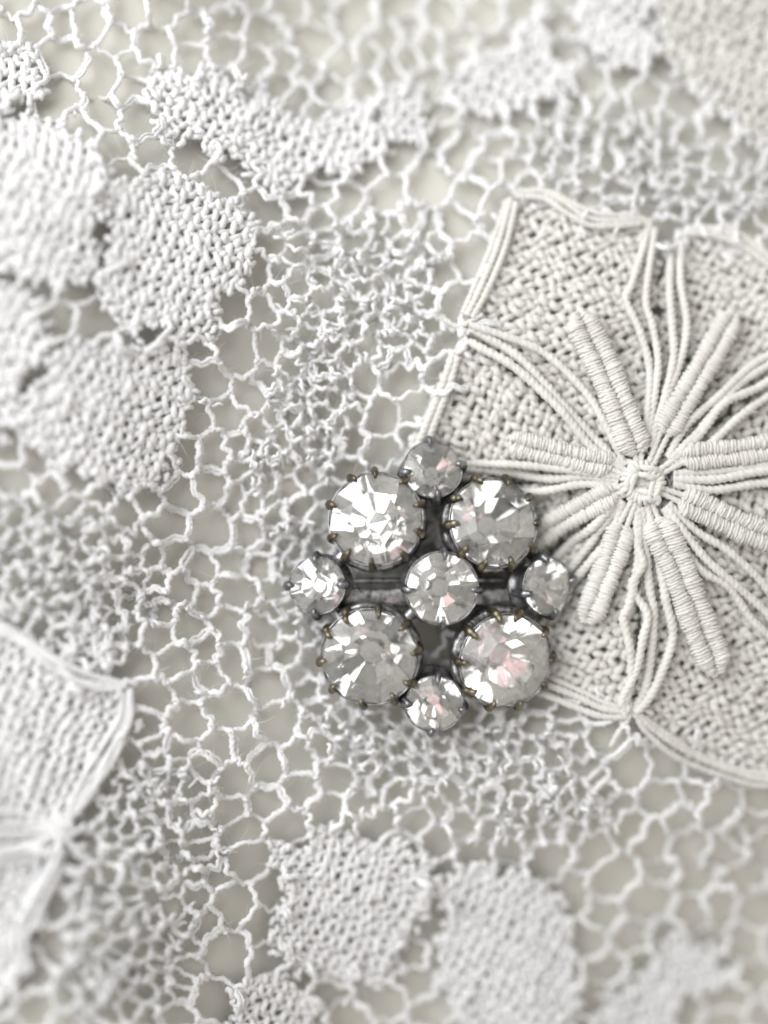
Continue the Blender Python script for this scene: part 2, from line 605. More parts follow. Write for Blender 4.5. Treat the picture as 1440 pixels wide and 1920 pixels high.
# ------------------------------------------------------------------ knotted net
HOLES = [
    (10, 60), (58, 45), (118, 45), (170, 40), (245, 20), (112, 110), (190, 135), (285, 90), (300, 10), (355, 70), (425, 35), (415, 100), (365, 105),
    (35, 212), (100, 190), (190, 212), (245, 165), (255, 120), (210, 285), (265, 235), (230, 322), (196, 428), (290, 292), (356, 285), (405, 342), (445, 315), (160, 240),
    (500, 60), (540, 20), (585, 85), (600, 30), (540, 120), (475, 120), (615, 160), (660, 25), (690, 105), (650, 130), (718, 60), (770, 50), (735, 140), (745, 10),
    (830, 35), (800, 85), (855, 80), (915, 30), (560, 190), (520, 160), (775, 120), (870, 105), (690, 165), (590, 205), (575, 130),
    (760, 280), (600, 352), (560, 392), (690, 322), (725, 375), (645, 385), (800, 335), (870, 282), (915, 222), (945, 270), (850, 432), (940, 395), (890, 375), (805, 300), (905, 312), (500, 400), (520, 450),
    (1045, 42), (1000, 65), (1255, 70), (1255, 115), (1170, 130), (1205, 182), (1290, 195), (1345, 232), (1395, 218), (1110, 150), (1120, 200), (975, 205), (985, 235), (1030, 240), (1075, 212), (1100, 272), (1150, 240),
    (1060, 300), (1100, 335), (1180, 325), (1215, 280), (1262, 318), (1300, 325), (1345, 312), (1225, 385), (1330, 408), (1412, 345), (1362, 365), (1425, 395), (1290, 360), (1030, 345), (1100, 372), (1160, 385), (1000, 340),
    (10, 520), (75, 540), (152, 530), (172, 600), (100, 605), (272, 625), (58, 702), (25, 850), (375, 660), (430, 565), (520, 560), (455, 655), (385, 715), (430, 770), (345, 845), (400, 850), (445, 835),
    (60, 850), (150, 892), (90, 930), (192, 930), (272, 935), (340, 930), (440, 930), (30, 905), (395, 915), (230, 965), (130, 955),
    (500, 580), (497, 645), (505, 720), (480, 740), (657, 568), (735, 566), (605, 693), (548, 685), (692, 652), (745, 640), (800, 612), (822, 655), (748, 705), (830, 512), (850, 572), (712, 785), (652, 822), (732, 850), (770, 770),
    (30, 975), (60, 1000), (115, 1020), (155, 1045), (178, 1015), (140, 1072), (35, 1085), (75, 1092), (60, 1135), (155, 1115), (122, 1165), (215, 1020), (252, 1020), (215, 1065), (250, 1058), (222, 1195), (240, 1245), (320, 1045),
    (400, 1000), (428, 1055), (372, 1060), (345, 1100), (442, 1115), (465, 1005), (495, 1030), (380, 1135), (515, 1150), (495, 1175), (425, 1165), (360, 1175), (390, 1215), (480, 1232), (435, 1240), (330, 1240), (545, 1180), (508, 1290), (555, 1265),
    (400, 1270), (350, 1285), (425, 1335), (530, 1352), (465, 1390), (415, 1400), (560, 1420), (590, 1330), (545, 1225), (290, 1312), (267, 1355), (290, 1400), (350, 1345), (500, 1440), (380, 1440), (300, 1190),
    (170, 1525), (170, 1590), (325, 1465), (230, 1510), (245, 1580), (380, 1510), (370, 1592), (275, 1640), (310, 1640), (205, 1640), (360, 1675), (402, 1640), (470, 1605), (442, 1700), (420, 1790), (385, 1740), (315, 1760), (285, 1720), (265, 1785),
    (300, 1805), (335, 1835), (402, 1880), (275, 1862), (215, 1865), (135, 1870), (180, 1830), (165, 1790), (200, 1695), (135, 1640), (105, 1780), (430, 1520), (455, 1560), (320, 1900),
    (500, 1500), (560, 1490), (545, 1548), (612, 1530), (680, 1502), (700, 1555), (785, 1527), (820, 1585), (870, 1550), (720, 1455), (800, 1478), (515, 1660), (488, 1740), (505, 1805), (620, 1862), (705, 1872), (780, 1840), (797, 1735), (822, 1636), (890, 1600), (945, 1530), (955, 1590), (815, 1900), (650, 1540), (640, 1450),
    (1080, 1555), (1000, 1570), (1030, 1610), (1215, 1682), (1062, 1680), (1305, 1640), (1390, 1645), (1120, 1720), (1192, 1762), (1300, 1722), (1132, 1812), (1095, 1872), (1095, 1760), (1410, 1712), (1400, 1765), (1250, 1492), (1350, 1512), (1420, 1500), (1410, 1545), (1275, 1540), (1290, 1592), (1230, 1582), (1360, 1598), (1150, 1650), (1365, 1868), (1425, 1830), (1310, 1490), (1180, 1430), (1140, 1385), (1060, 1340), (960, 1350), (1240, 1440), (1380, 1560),
]
FINE = [
    [(500, 440), (640, 400), (760, 400), (850, 440), (800, 520), (790, 680), (690, 720), (650, 800), (620, 900), (500, 960), (430, 920), (470, 820), (520, 720), (540, 600)],
    [(540, 1290), (620, 1300), (900, 1350), (1060, 1360), (1120, 1440), (1180, 1560), (1060, 1560), (960, 1560), (860, 1520), (660, 1460), (600, 1400)],
    [(200, 1440), (300, 1390), (380, 1420), (400, 1580), (360, 1700), (340, 1900), (120, 1940), (120, 1640), (180, 1560)],
    [(-100, 930), (180, 950), (290, 1040), (300, 1160), (210, 1240), (100, 1180), (-100, 1180)],
    [(1020, 200), (1250, 230), (1460, 330), (1460, 440), (1250, 400), (1060, 370), (960, 300)],
    [(520, 960), (620, 960), (620, 1240), (560, 1240), (480, 1040)],
]


def in_fine(x, y):
    return any(bool(inside(p, np.array(x), np.array(y))) for p in FINE)


pts = [np.array(h, float) for h in HOLES]
fine_flag = [in_fine(*h) for h in HOLES]
arr = np.array(HOLES, float)
# random fill: small meshes in the frizzy zones, wide meshes elsewhere and outside the frame
for trial in range(26000):
    x, y = rng.uniform(-380, 1820), rng.uniform(-380, 2300)
    fine = in_fine(x, y)
    mind = 29 if fine else 64
    d2 = (arr[:, 0] - x) ** 2 + ((arr[:, 1] - y) * 1.45) ** 2
    if d2.min() < mind ** 2:
        continue
    pts.append(np.array((x, y)))
    fine_flag.append(fine)
    arr = np.vstack([arr, (x, y)])

vo, eo, fo, *_ = delaunay_2d_cdt([Vector(p) for p in arr], [], [], 0, 1e-4)
V2 = np.array([tuple(v) for v in vo])
cen = []
edge_tri = {}
for t, f in enumerate(fo):
    tri = V2[list(f)]
    # between centroid and circumcentre: rounder cells
    a, b, c = tri
    g = tri.mean(0)
    dd = 2 * (a[0] * (b[1] - c[1]) + b[0] * (c[1] - a[1]) + c[0] * (a[1] - b[1]))
    if abs(dd) > 1e-6:
        ux = ((a @ a) * (b[1] - c[1]) + (b @ b) * (c[1] - a[1]) + (c @ c) * (a[1] - b[1])) / dd
        uy = ((a @ a) * (c[0] - b[0]) + (b @ b) * (a[0] - c[0]) + (c @ c) * (b[0] - a[0])) / dd
        cc = np.array((ux, uy))
        if np.linalg.norm(cc - g) > 25:
            cc = g + (cc - g) / np.linalg.norm(cc - g) * 25
        g = 0.6 * g + 0.4 * cc
    cen.append(g + rng.normal(0, 2.0, 2))
    for k in range(3):
        e = tuple(sorted((f[k], f[(k + 1) % 3])))
        edge_tri.setdefault(e, []).append(t)
cen = np.array(cen)
node_z = rng.normal(0, 0.45, len(cen))
node_solid = in_solid(cen[:, 0], cen[:, 1])
node_fine = np.array([in_fine(*c) for c in cen])
jobs = []
used = set()
for e, ts in edge_tri.items():
    if len(ts) != 2:
        continue
    a, b = ts
    if node_solid[a] and node_solid[b]:
        continue
    pa, pb = cen[a], cen[b]
    if not ((-240 < pa[0] < 1690) and (-240 < pa[1] < 2160)):
        continue
    Ld = np.linalg.norm(pb - pa)
    if Ld < 7:
        continue
    fine = node_fine[a] and node_fine[b]
    n = np.array([-(pb - pa)[1], (pb - pa)[0]]) / Ld
    wob = rng.normal(0, 1, 4) * (0.07 * Ld + 1.5)
    bow = rng.normal(0.0, 0.5 if not fine else 0.6)
    if rng.uniform() < 0.22:
        bow += rng.choice([-1.1, 0.9])
    ts_ = np.array([0, 0.25, 0.5, 0.75, 1.0])
    c2 = pa[None] + (pb - pa)[None] * ts_[:, None]
    c2 = c2 + n[None] * np.array([0, wob[0] * 0.7, wob[1], wob[0] * 0.3 + wob[2] * 0.6, 0])[:, None]
    z = node_z[a] * (1 - ts_) + node_z[b] * ts_ + bow * np.sin(math.pi * ts_)
    if node_solid[a]:
        z[0] = -0.2
    if node_solid[b]:
        z[-1] = -0.2
    r = (rng.uniform(3.5, 4.7) if fine else rng.uniform(4.4, 5.8)) * S
    slope = abs((pb - pa)[1]) / Ld
    if (pa[1] > 1480 and pa[0] > 460) or pa[1] < 330:
        if slope < 0.55:
            z = z - 0.9 * np.sin(math.pi * ts_)
            r *= 0.74
        else:
            z = z + 0.4 * np.sin(math.pi * ts_)
    P = resample(W(c2[:, 0], c2[:, 1], z), 3.6 * S)
    inf = (-20 < (pa + pb)[0] / 2 < 1460) and (-20 < (pa + pb)[1] / 2 < 1940)
    hid = math.hypot((pa + pb)[0] / 2 - 807, (pa + pb)[1] / 2 - 1103) < 230
    second = None
    if rng.uniform() < 0.32:
        off = n[None] * (np.array([0.3, 1, 0.9, 1, 0.2]) * rng.uniform(5, 9) * rng.choice([-1, 1]))[:, None]
        c3 = c2 + off
        second = resample(W(c3[:, 0], c3[:, 1], z + rng.uniform(-0.35, 0.35) * np.sin(math.pi * ts_)), 3.6 * S)
    jobs.append((Ld if (inf and not hid) else 0.0, P, r, fine, second))
    used.update((a, b))
jobs.sort(key=lambda q: -q[0])
rest = Buf()
for i, (Ld, P, r, fine, second) in enumerate(jobs):
    if i < 300:
        b = Buf()
        tube(b, P, r, 8, 2, 0.18, 0.75, fuzz=6)
        if second is not None:
            tube(b, second, r * 0.7, 7, 2, 0.18, 0.7, fuzz=4)
        b.build('net_thread', M_WHITE, lace)
    else:
        tube(rest, P, r, 7, 2, 0.18, 0.7, fuzz=6 if Ld > 0 else 0)
        if second is not None:
            tube(rest, second, r * 0.7, 6, 2, 0.18, 0.7)
# knots where threads meet, stray loops and curls in the frizzy zones
for t in used:
    if node_solid[t]:
        continue
    x, y = cen[t]
    fine = node_fine[t]
    rr = (2.6 if fine else 3.4) * S
    c = W(x, y, node_z[t])
    a0 = rng.uniform(0, 6.28)
    th = np.linspace(0, 2 * math.pi * 1.35, 12)
    tilt = rng.uniform(-0.9, 0.9)
    P = np.stack([rr * np.cos(th + a0), rr * np.sin(th + a0) * math.cos(tilt), rr * np.sin(th + a0) * math.sin(tilt) + (th - 4) * 0.07], -1) + c
    tube(rest, P, (3.3 if fine else 4.5) * S, 6, 2, 0.12, 1.0)
    if (fine and rng.uniform() < 0.55) or rng.uniform() < 0.10:
        for q in range(int(rng.integers(1, 3))):
            ang = rng.uniform(0, 6.28)
            ln = rng.uniform(10, 28)
            dx, dy = math.cos(ang) * ln, math.sin(ang) * ln
            up = rng.uniform(-0.2, 1.5)
            k = rng.uniform(-8, 8)
            xs = np.array([x, x + dx * .35 - dy / ln * k, x + dx * .7 + dy / ln * k * .3, x + dx])
            ys = np.array([y, y + dy * .35 + dx / ln * k, y + dy * .7 - dx / ln * k * .3, y + dy])
            P = resample(W(xs, ys, node_z[t] + np.array([0, up * .7, up, up * rng.uniform(-.3, 1.0)])), 3.4 * S)
            rad = np.full(len(P), rng.uniform(3.0, 4.0) * S)
            rad[-2:] *= 0.6
            tube(rest, P, rad, 6, 2, 0.18, 0.6, fuzz=5)
for poly in [p[0] for p in PATCH] + [WHEEL, WHEEL_L, WHEEL_T]:
    q = np.array(poly, float)
    for i in range(len(q)):
        a_, b_ = q[i], q[(i + 1) % len(q)]
        for t in np.arange(0, 1, 17 / np.linalg.norm(b_ - a_)):
            x, y = a_ + (b_ - a_) * t + rng.normal(0, 4, 2) + (q.mean(0) - a_) / np.linalg.norm(q.mean(0) - a_) * 5
            ang = rng.uniform(0, 6.28)
            ln = rng.uniform(10, 24)
            dx, dy = math.cos(ang) * ln, math.sin(ang) * ln
            k = rng.uniform(-7, 7)
            xs = np.array([x, x + dx * .35 - dy / ln * k, x + dx * .7 + dy / ln * k * .3, x + dx])
            ys = np.array([y, y + dy * .35 + dx / ln * k, y + dy * .7 - dx / ln * k * .3, y + dy])
            P = resample(W(xs, ys, np.array([-0.3, 0.25, 0.3, -0.3]) + rng.uniform(-.25, .2)), 3.4 * S)
            tube(rest, P, rng.uniform(4.2, 5.8) * S, 7, 2, 0.18, 0.7, fuzz=4)
o = rest.build('net_ground', M_WHITE, lace)
o['kind'] = 'stuff'

# ------------------------------------------------------------------ flower wheels


def thread(name, parent, pts2, r, dz, mat, pitch=0.72, amp=0.16, k=10, step=2.6, lobes=3, ends=(1, 1)):
    pts2 = np.asarray(pts2, float)
    n = len(pts2)
    dz = np.broadcast_to(np.asarray(dz, float), (n,))
    P = resample(W(pts2[:, 0], pts2[:, 1], dz), step * S)
    rad = np.full(len(P), r * S)
    m = min(6, len(P) // 3)
    rad[:m] *= np.linspace(ends[0], 1, m)
    rad[-m:] *= np.linspace(1, ends[1], m)
    b = Buf()
    tube(b, P, rad, k, lobes, amp, pitch, rough=0.06, fuzz=3.5)
    return b.build(name, mat, parent)


def petal_bar(parent, p0, p1, width, dz, mat, bend=0.0, cords=2):
    """a bundle of threads wrapped crosswise: cords side by side, each wound with fine thread"""
    p0, p1 = np.array(p0, float), np.array(p1, float)
    L = np.linalg.norm(p1 - p0)
    d = (p1 - p0) / L
    e = np.array([-d[1], d[0]])
    b = Buf()
    rc = width / (2 * cords)
    for c in range(cords):
        off = (c - (cords - 1) / 2) * 2 * rc * 0.92
        turns = L / 5.6
        ns = int(turns * 10)
        t = np.linspace(0, 1, ns)
        prof = np.clip(np.minimum(t * 9 + 0.45, (1 - t) * 7 + 0.4), 0, 1)
        prof = prof * (1 + 0.07 * np.sin(t * 9 + c * 2))
        ax = p0[None] + d[None] * (t * L)[:, None] + e[None] * (off * prof + bend * np.sin(math.pi * t))[:, None]
        z = dz + (0.25 * np.sin(math.pi * t))
        C = W(ax[:, 0], ax[:, 1], z)
        ph = 2 * math.pi * turns * t * (1 if c % 2 == 0 else -1) + 1.1 * np.sin(t * 37 + c * 2 + L) + 0.7 * np.sin(t * 91 + c)
        rr = (rc - 1.2) * S * prof * (1 + 0.05 * np.sin(t * 77 + c) + 0.07 * np.sin(t * 23 + 2 * c + L))
        e3 = np.array([e[0], -e[1], 0.0])
        d3 = np.array([d[0], -d[1], 0.0])
        sl = 0.9 * S * np.sin(ph * 0.5)
        P = C + rng.normal(0, 0.8 * S, C.shape) + e3[None] * (np.cos(ph) * rr)[:, None] + np.array([0, 0, 1.0])[None] * (np.sin(ph) * rr * 0.92)[:, None] + d3[None] * (sl * 0.6)[:, None]
        tube(b, P, 2.75 * S, 5, 0, 0, 1, rough=0.16, fuzz=0.35)
        # core
        Cc = C[::8]
        tube(b, Cc, np.maximum(rr[::8] * 0.95, 0.05), 8, 0, 0, 1, rough=0)
    return b.build('petal_bar', mat, parent)


def make_wheel_centre(parent, c, rad, dz, mat):
    b = Buf()
    x, y = c
    th = np.linspace(0, 2 * math.pi, 60)
    tw = np.linspace(0, 2 * math.pi, 360)
    wr = 8.5 + 1.2 * np.sin(5 * tw)
    ro = rad * 0.80 * (1 + 0.08 * np.cos(4 * tw + 0.3)) + wr * np.cos(23 * tw + 0.8 * np.sin(3 * tw))
    P = W(x + ro * np.cos(tw), y + ro * np.sin(tw), dz + 0.45 + wr * S * np.sin(23 * tw + 0.8 * np.sin(3 * tw)))
    tube(b, P, 4.4 * S, 7, 2, 0.14, 0.7)
    for rr in (4, 12, 20):
        P = W(x + rr * np.cos(th), y + rr * np.sin(th), dz + 0.12 * np.sin(6 * th))
        tube(b, P, 6.0 * S, 8, 3, 0.12, 0.7)
    for i in range(4):           # the square of threads darned over the middle
        a = R(8 + 90 * i + rng.normal(0, 6))
        ca, sa = math.cos(a), math.sin(a)
        for q in (-3.5, 8.0):
            l = np.linspace(-rad * rng.uniform(0.7, 1.0), rad * rng.uniform(0.7, 1.0), 9)
            o_ = rad * 0.55 + q + rng.normal(0, 2.5)
            xs = x + ca * l - sa * o_
            ys = y + sa * l + ca * o_
            xs = xs + rng.normal(0, 1.6, 9)
            ys = ys + rng.normal(0, 1.6, 9)
            P = resample(W(xs, ys, dz + 0.35 + 0.5 * np.cos(l / rad * 1.5) + 0.3 * np.sin(l / rad * 3 + i)), 3 * S)
            tube(b, P, 5.6 * S, 10, 3, 0.12, 2.2)
    return b.build('flower_wheel', mat, parent)


cx, cy = WHEEL_C
wheel = make_wheel_centre(lace, WHEEL_C, 38, 0.9, M_CREAM)
wheel['label'] = 'cream flower wheel of wrapped bars and loose threads round a darned ring'

# woven wedges between the loose threads: cut the outline into eight sectors seen from the centre
SECT = [(865, 610), (1245, 430), (1560, 620), (1650, 910), (1590, 1240), (1190, 1335), (900, 1160), (790, 905)]
angs = [math.atan2(p[1] - cy, p[0] - cx) for p in SECT]
wp = np.array(WHEEL, float)
dense = np.vstack([np.linspace(wp[i], wp[(i + 1) % len(wp)], 6, endpoint=False) for i in range(len(wp))])
da = np.arctan2(dense[:, 1] - cy, dense[:, 0] - cx)
for i in range(8):
    a0, a1 = angs[i], angs[(i + 1) % 8]
    span = (a1 - a0) % (2 * math.pi)
    relang = (da - a0) % (2 * math.pi)
    sel = [k for k in range(len(dense)) if relang[k] <= span]
    sel.sort(key=lambda k: relang[k])
    rim = [tuple(dense[k]) for k in sel]
    am = a0 + span / 2
    r0 = 46
    poly = [(cx + r0 * math.cos(a0), cy + r0 * math.sin(a0))] + rim + [(cx + r0 * math.cos(a1), cy + r0 * math.sin(a1))]
    woven_part('woven_wedge', wheel, poly, (math.cos(am), math.sin(am)), 17.0, 16.5, 6.6, 0.9 * i + 20, M_CREAM, z0=-0.35, jit=7.0, weft_r=6.2, amp=0.44, skew=1 if i % 2 else -1, wz=0.85)

LOOSE = [  # the loose threads of the wheel, as they lie
    [(1170, 880), (1120, 835), (1060, 765), (1020, 715), (965, 660), (885, 618)], [(1166, 878), (1110, 838), (1040, 775), (960, 690), (905, 652), (880, 640)],
    [(1172, 872), (1135, 800), (1095, 735), (1040, 668), (975, 640), (880, 608)],
    [(1206, 840), (1212, 770), (1216, 690), (1196, 620), (1178, 570), (1183, 520), (1205, 462), (1216, 428)], [(1212, 838), (1228, 750), (1238, 680), (1222, 610), (1216, 560), (1222, 490), (1228, 430)],
    [(1220, 838), (1238, 770), (1268, 690), (1286, 610), (1284, 520), (1278, 455)], [(1222, 840), (1246, 760), (1262, 680), (1266, 610), (1262, 540), (1258, 470)],
    [(1252, 858), (1295, 800), (1340, 740), (1400, 690), (1460, 655), (1560, 610)], [(1256, 866), (1310, 812), (1370, 755), (1430, 715), (1560, 635)], [(1258, 872), (1320, 835), (1385, 785), (1450, 740), (1565, 655)], [(1254, 862), (1300, 815), (1352, 752), (1415, 700), (1560, 622)],
    [(1262, 898), (1340, 898), (1440, 884), (1560, 890), (1640, 900)], [(1262, 908), (1340, 913), (1440, 905), (1560, 912), (1640, 915)], [(1262, 888), (1350, 880), (1440, 868), (1560, 872), (1640, 890)],
    [(1248, 948), (1285, 1005), (1330, 1055), (1390, 1100), (1425, 1145), (1480, 1190), (1590, 1240)], [(1252, 944), (1300, 990), (1370, 1040), (1430, 1095), (1480, 1150), (1590, 1230)], [(1246, 952), (1275, 1010), (1320, 1068), (1375, 1108), (1410, 1160), (1470, 1210), (1588, 1250)],
    [(1196, 948), (1198, 1010), (1200, 1062), (1188, 1105), (1204, 1150), (1206, 1195), (1192, 1255), (1165, 1312), (1178, 1332)], [(1204, 950), (1210, 1040), (1216, 1100), (1228, 1150), (1226, 1220), (1210, 1290), (1186, 1334)],
    [(1214, 950), (1232, 1060), (1246, 1130), (1256, 1190), (1244, 1260), (1216, 1315), (1192, 1336)], [(1198, 950), (1196, 1060), (1176, 1130), (1172, 1165), (1186, 1215), (1180, 1265), (1172, 1320)],
    [(1166, 936), (1128, 990), (1092, 1035), (1056, 1080), (1000, 1130)], [(1168, 940), (1138, 1010), (1100, 1058), (1062, 1105), (1000, 1150)], [(1162, 932), (1112, 984), (1070, 1020), (1030, 1060), (980, 1110)],
    [(1160, 902), (1100, 898), (1030, 896), (960, 888), (880, 880), (800, 890)], [(1160, 910), (1090, 912), (1020, 918), (950, 915), (870, 905), (800, 905)], [(1162, 895), (1110, 888), (1040, 884), (960, 872), (880, 862), (800, 880)],
]
for i, q in enumerate(LOOSE):
    q = np.array(q, float)
    q[1:-1] += rng.normal(0, 4.2, (len(q) - 2, 2))
    t = np.linspace(0, 1, len(q))
    dz = 0.6 + (0.75 + 0.25 * math.sin(i * 2.3)) * np.sin(math.pi * t) + (i % 3) * 0.2 + rng.normal(0, 0.10, len(t))
    dz[0] = 1.0
    near = np.hypot(q[:, 0] - 808, q[:, 1] - 1103) < 275
    dz[near] = np.minimum(dz[near], 0.35)
    thread('loose_thread', wheel, q, rng.uniform(6.8, 8.3), dz, M_CREAM)

BARS = [((1196, 850), (1082, 585), 50, 4), ((1146, 872), (950, 826), 38, -3), ((1152, 922), (975, 1026), 40, 3), ((1168, 985), (1098, 1168), 44, -3),
        ((1228, 975), (1345, 1265), 52, -6), ((1278, 935), (1480, 1020), 44, 4), ((1282, 858), (1500, 828), 40, 4), ((1246, 812), (1378, 585), 42, 0)]
for p0, p1, w, bend in BARS:
    petal_bar(wheel, p0, p1, w * 1.3, 1.35, M_CREAM, bend)
    # the tie that draws each bar to the ring
    p0, p1 = np.array(p0, float), np.array(p1, float)
    c = np.array(WHEEL_C, float)
    v = (p0 - c) / np.linalg.norm(p0 - c)
    for s_ in (-1, 1):
        e = np.array([-v[1], v[0]]) * 6 * s_
        thread('tie_thread', wheel, [c + v * 30 + e, (c + v * 44 + e * 0.8), p0 + v * 14 + e * 1.4], 5.2, [1.2, 1.3, 1.3], M_CREAM)

EDGE = [  # threads that draw the rim of the wheel together
    ([(958, 372), (935, 455), (905, 530), (876, 592)], 6.2), ([(968, 380), (948, 462), (916, 540), (886, 596)], 6.2), ([(950, 376), (920, 465), (890, 535), (868, 588)], 5.2),
    ([(851, 660), (832, 715), (808, 775), (778, 850)], 7.5), ([(858, 668), (842, 725), (818, 785), (796, 850)], 7.0),
    ([(960, 362), (1010, 358), (1050, 375), (1095, 405), (1140, 415), (1195, 412), (1222, 425)], 6.2), ([(965, 368), (1020, 372), (1060, 398), (1105, 422), (1150, 424), (1200, 420)], 6.2), ([(970, 360), (1030, 360), (1080, 385), (1130, 402), (1180, 405), (1222, 416)], 5.6),
    ([(1285, 432), (1330, 428), (1390, 442), (1440, 478), (1500, 530), (1570, 620)], 6.6), ([(1285, 438), (1330, 440), (1385, 458), (1435, 492), (1495, 545), (1562, 622)], 6.4), ([(1290, 430), (1350, 436), (1410, 462), (1460, 505), (1560, 618)], 5.8),
    ([(1190, 1338), (1215, 1375), (1270, 1420), (1350, 1452), (1440, 1472), (1560, 1440)], 6.2), ([(1196, 1338), (1235, 1375), (1300, 1415), (1380, 1448), (1450, 1460), (1560, 1430)], 6.2), ([(1200, 1340), (1250, 1376), (1330, 1425), (1440, 1450), (1540, 1420)], 5.4),
    ([(1178, 1336), (1130, 1328), (1080, 1305), (1020, 1282), (960, 1262)], 6.4), ([(1174, 1344), (1125, 1342), (1070, 1322), (1010, 1298), (950, 1280)], 6.4), ([(1180, 1330), (1135, 1318), (1090, 1296), (1030, 1270), (970, 1245)], 5.4),
    ([(1170, 1300), (1182, 1325), (1176, 1352), (1160, 1372), (1145, 1400)], 5.0), ([(1225, 1338), (1200, 1330), (1180, 1345), (1172, 1362)], 5.0),
    ([(1566, 640), (1590, 720), (1640, 840), (1648, 920)], 6.2), ([(1650, 920), (1640, 1020), (1600, 1130), (1592, 1240)], 6.2), ([(1592, 1240), (1600, 1330), (1560, 1440)], 6.2),
    ([(905, 590), (880, 604), (858, 612), (835, 600)], 5.0), ([(868, 600), (866, 628), (872, 650), (854, 665)], 5.0), ([(1225, 425), (1205, 440), (1198, 455)], 5.0)]
for q, r in EDGE:
    thread('edge_thread', wheel, q, r, 0.75 + rng.uniform(-0.15, 0.25), M_CREAM)

# part of a second wheel, bottom left
wl = woven_part('flower_wheel', lace, WHEEL_L, (1, -0.45), 15, 15, 5.9, 41.0, M_WHITE, z0=-0.4, skew=-1)
wl['label'] = 'white flower wheel cut by the left edge with a rim of gathered threads'
EDGE_L = [
    ([(-20, 1170), (40, 1190), (90, 1228), (150, 1262), (232, 1282)], 6.8), ([(-10, 1180), (50, 1205), (105, 1246), (160, 1276), (236, 1288)], 6.6), ([(0, 1168), (60, 1200), (120, 1240), (175, 1268), (238, 1284)], 6.0), ([(30, 1192), (85, 1240), (140, 1275), (190, 1288), (230, 1290)], 5.5),
    ([(243, 1292), (246, 1330), (228, 1390), (190, 1455), (150, 1505), (116, 1548)], 7.2), ([(238, 1296), (232, 1340), (206, 1400), (166, 1462), (138, 1508), (112, 1550)], 7.0), ([(245, 1290), (240, 1350), (214, 1412), (172, 1480), (120, 1546)], 6.4), ([(230, 1298), (218, 1350), (190, 1400), (150, 1470), (118, 1540)], 5.5),
    ([(112, 1560), (118, 1590), (112, 1628), (90, 1672), (62, 1718), (50, 1765), (50, 1800)], 6.8), ([(108, 1562), (106, 1600), (84, 1650), (50, 1700), (32, 1745), (30, 1790)], 6.0),
    ([(104, 1510), (112, 1545), (122, 1560), (145, 1548), (160, 1546)], 5.6), ([(160, 1585), (140, 1590), (124, 1575), (126, 1560)], 5.6), ([(118, 1575), (100, 1590), (90, 1608)], 5.6), ([(256, 1282), (236, 1286), (222, 1300), (216, 1312)], 5.6)]
for q, r in EDGE_L:
    q = np.array(q, float)
    q[1:-1] += rng.normal(0, 4.5, (len(q) - 2, 2))
    thread('edge_thread', wl, q, r * 0.8, 0.9 + rng.uniform(-0.2, 0.3), M_WHITE)
for k in range(7):
    y0 = 1525 + k * 16 + rng.uniform(-4, 4)
    thread('loose_thread', wl, [(-200, y0 + 10 + rng.uniform(-5, 5)), (-60, y0 + rng.uniform(-3, 6)), (40, y0 * 0.8 + 1556 * 0.2 + rng.uniform(-5, 5)), (108, 1549 + k * 2.5)], 4.8, 0.4 + 0.2 * (k % 3), M_WHITE)
# corner of a third wheel, top right
wt = woven_part('flower_wheel', lace, WHEEL_T, (0.45, 1), 16, 16, 6.2, 55.0, M_CREAM, z0=-0.3, skew=1, wz=0.85)
wt['label'] = 'woven corner of a cream flower wheel at the top right'

# ------------------------------------------------------------------ cotton fibres standing off the threads
fz = Buf()
F9 = np.concatenate(FUZZ)
q = F9[:, :3]
k_ = S * (D - q[:, 2]) / D
vis = (np.abs(q[:, 0] / k_) < 740) & (np.abs(q[:, 1] / k_) < 980)
F9 = F9[vis]
if len(F9) > 36000:
    F9 = F9[rng.choice(len(F9), 36000, replace=False)]
nf = len(F9)
p, o_, al = F9[:, :3], F9[:, 3:6], F9[:, 6:]
Ln = np.where(rng.uniform(size=nf) < 0.16, rng.uniform(0.8, 2.0, nf), rng.uniform(0.2, 0.75, nf))[:, None]
d0 = o_ * rng.uniform(0.3, 1.0, (nf, 1)) + al * rng.normal(0, 0.9, (nf, 1)) + rng.normal(0, 0.25, (nf, 3))
d0 /= np.linalg.norm(d0, axis=1)[:, None]
cv = rng.normal(0, 0.55, (nf, 3))
sd = np.cross(d0, rng.normal(0, 1, (nf, 3)))
sd /= np.linalg.norm(sd, axis=1)[:, None]
s2 = np.cross(d0, sd)
rings = []
for t, rw in ((0.0, 0.028), (0.5, 0.022), (1.0, 0.013)):
    c0 = p - d0 * 0.05 + d0 * Ln * t + cv * Ln * t * t * 0.6
    for a in (0, 2.094, 4.189):
        rings.append(c0 + (sd * math.cos(a) + s2 * math.sin(a)) * rw)
V = np.stack(rings, 1).reshape(-1, 3)
fl = []
for h_ in range(2):
    for a in range(3):
        b2 = (a + 1) % 3
        fl.append((h_ * 3 + a, h_ * 3 + b2, h_ * 3 + 3 + b2, h_ * 3 + 3 + a))
FA = (np.arange(nf)[:, None, None] * 9 + np.array(fl)[None]).reshape(-1, 4)
fz.add_quads(V, FA)
o = fz.build('loose_fibres', M_WHITE, lace)
o['kind'] = 'stuff'

# ------------------------------------------------------------------ the brooch
K = 0.0612                                   # mm per photograph pixel at the height of the stones
BC = (808.0, 1103.0)
zb = 0.7
bk = S * (D - zb - 4) / D
brooch = empty('brooch', ((BC[0] - 720) * bk * MM, (960 - BC[1]) * bk * MM, zb * MM))
brooch.rotation_euler = (R(-1.0), R(4.5), 0)
brooch['label'] = 'old silver toned brooch set with nine clear faceted rhinestones'
brooch['category'] = 'brooch'

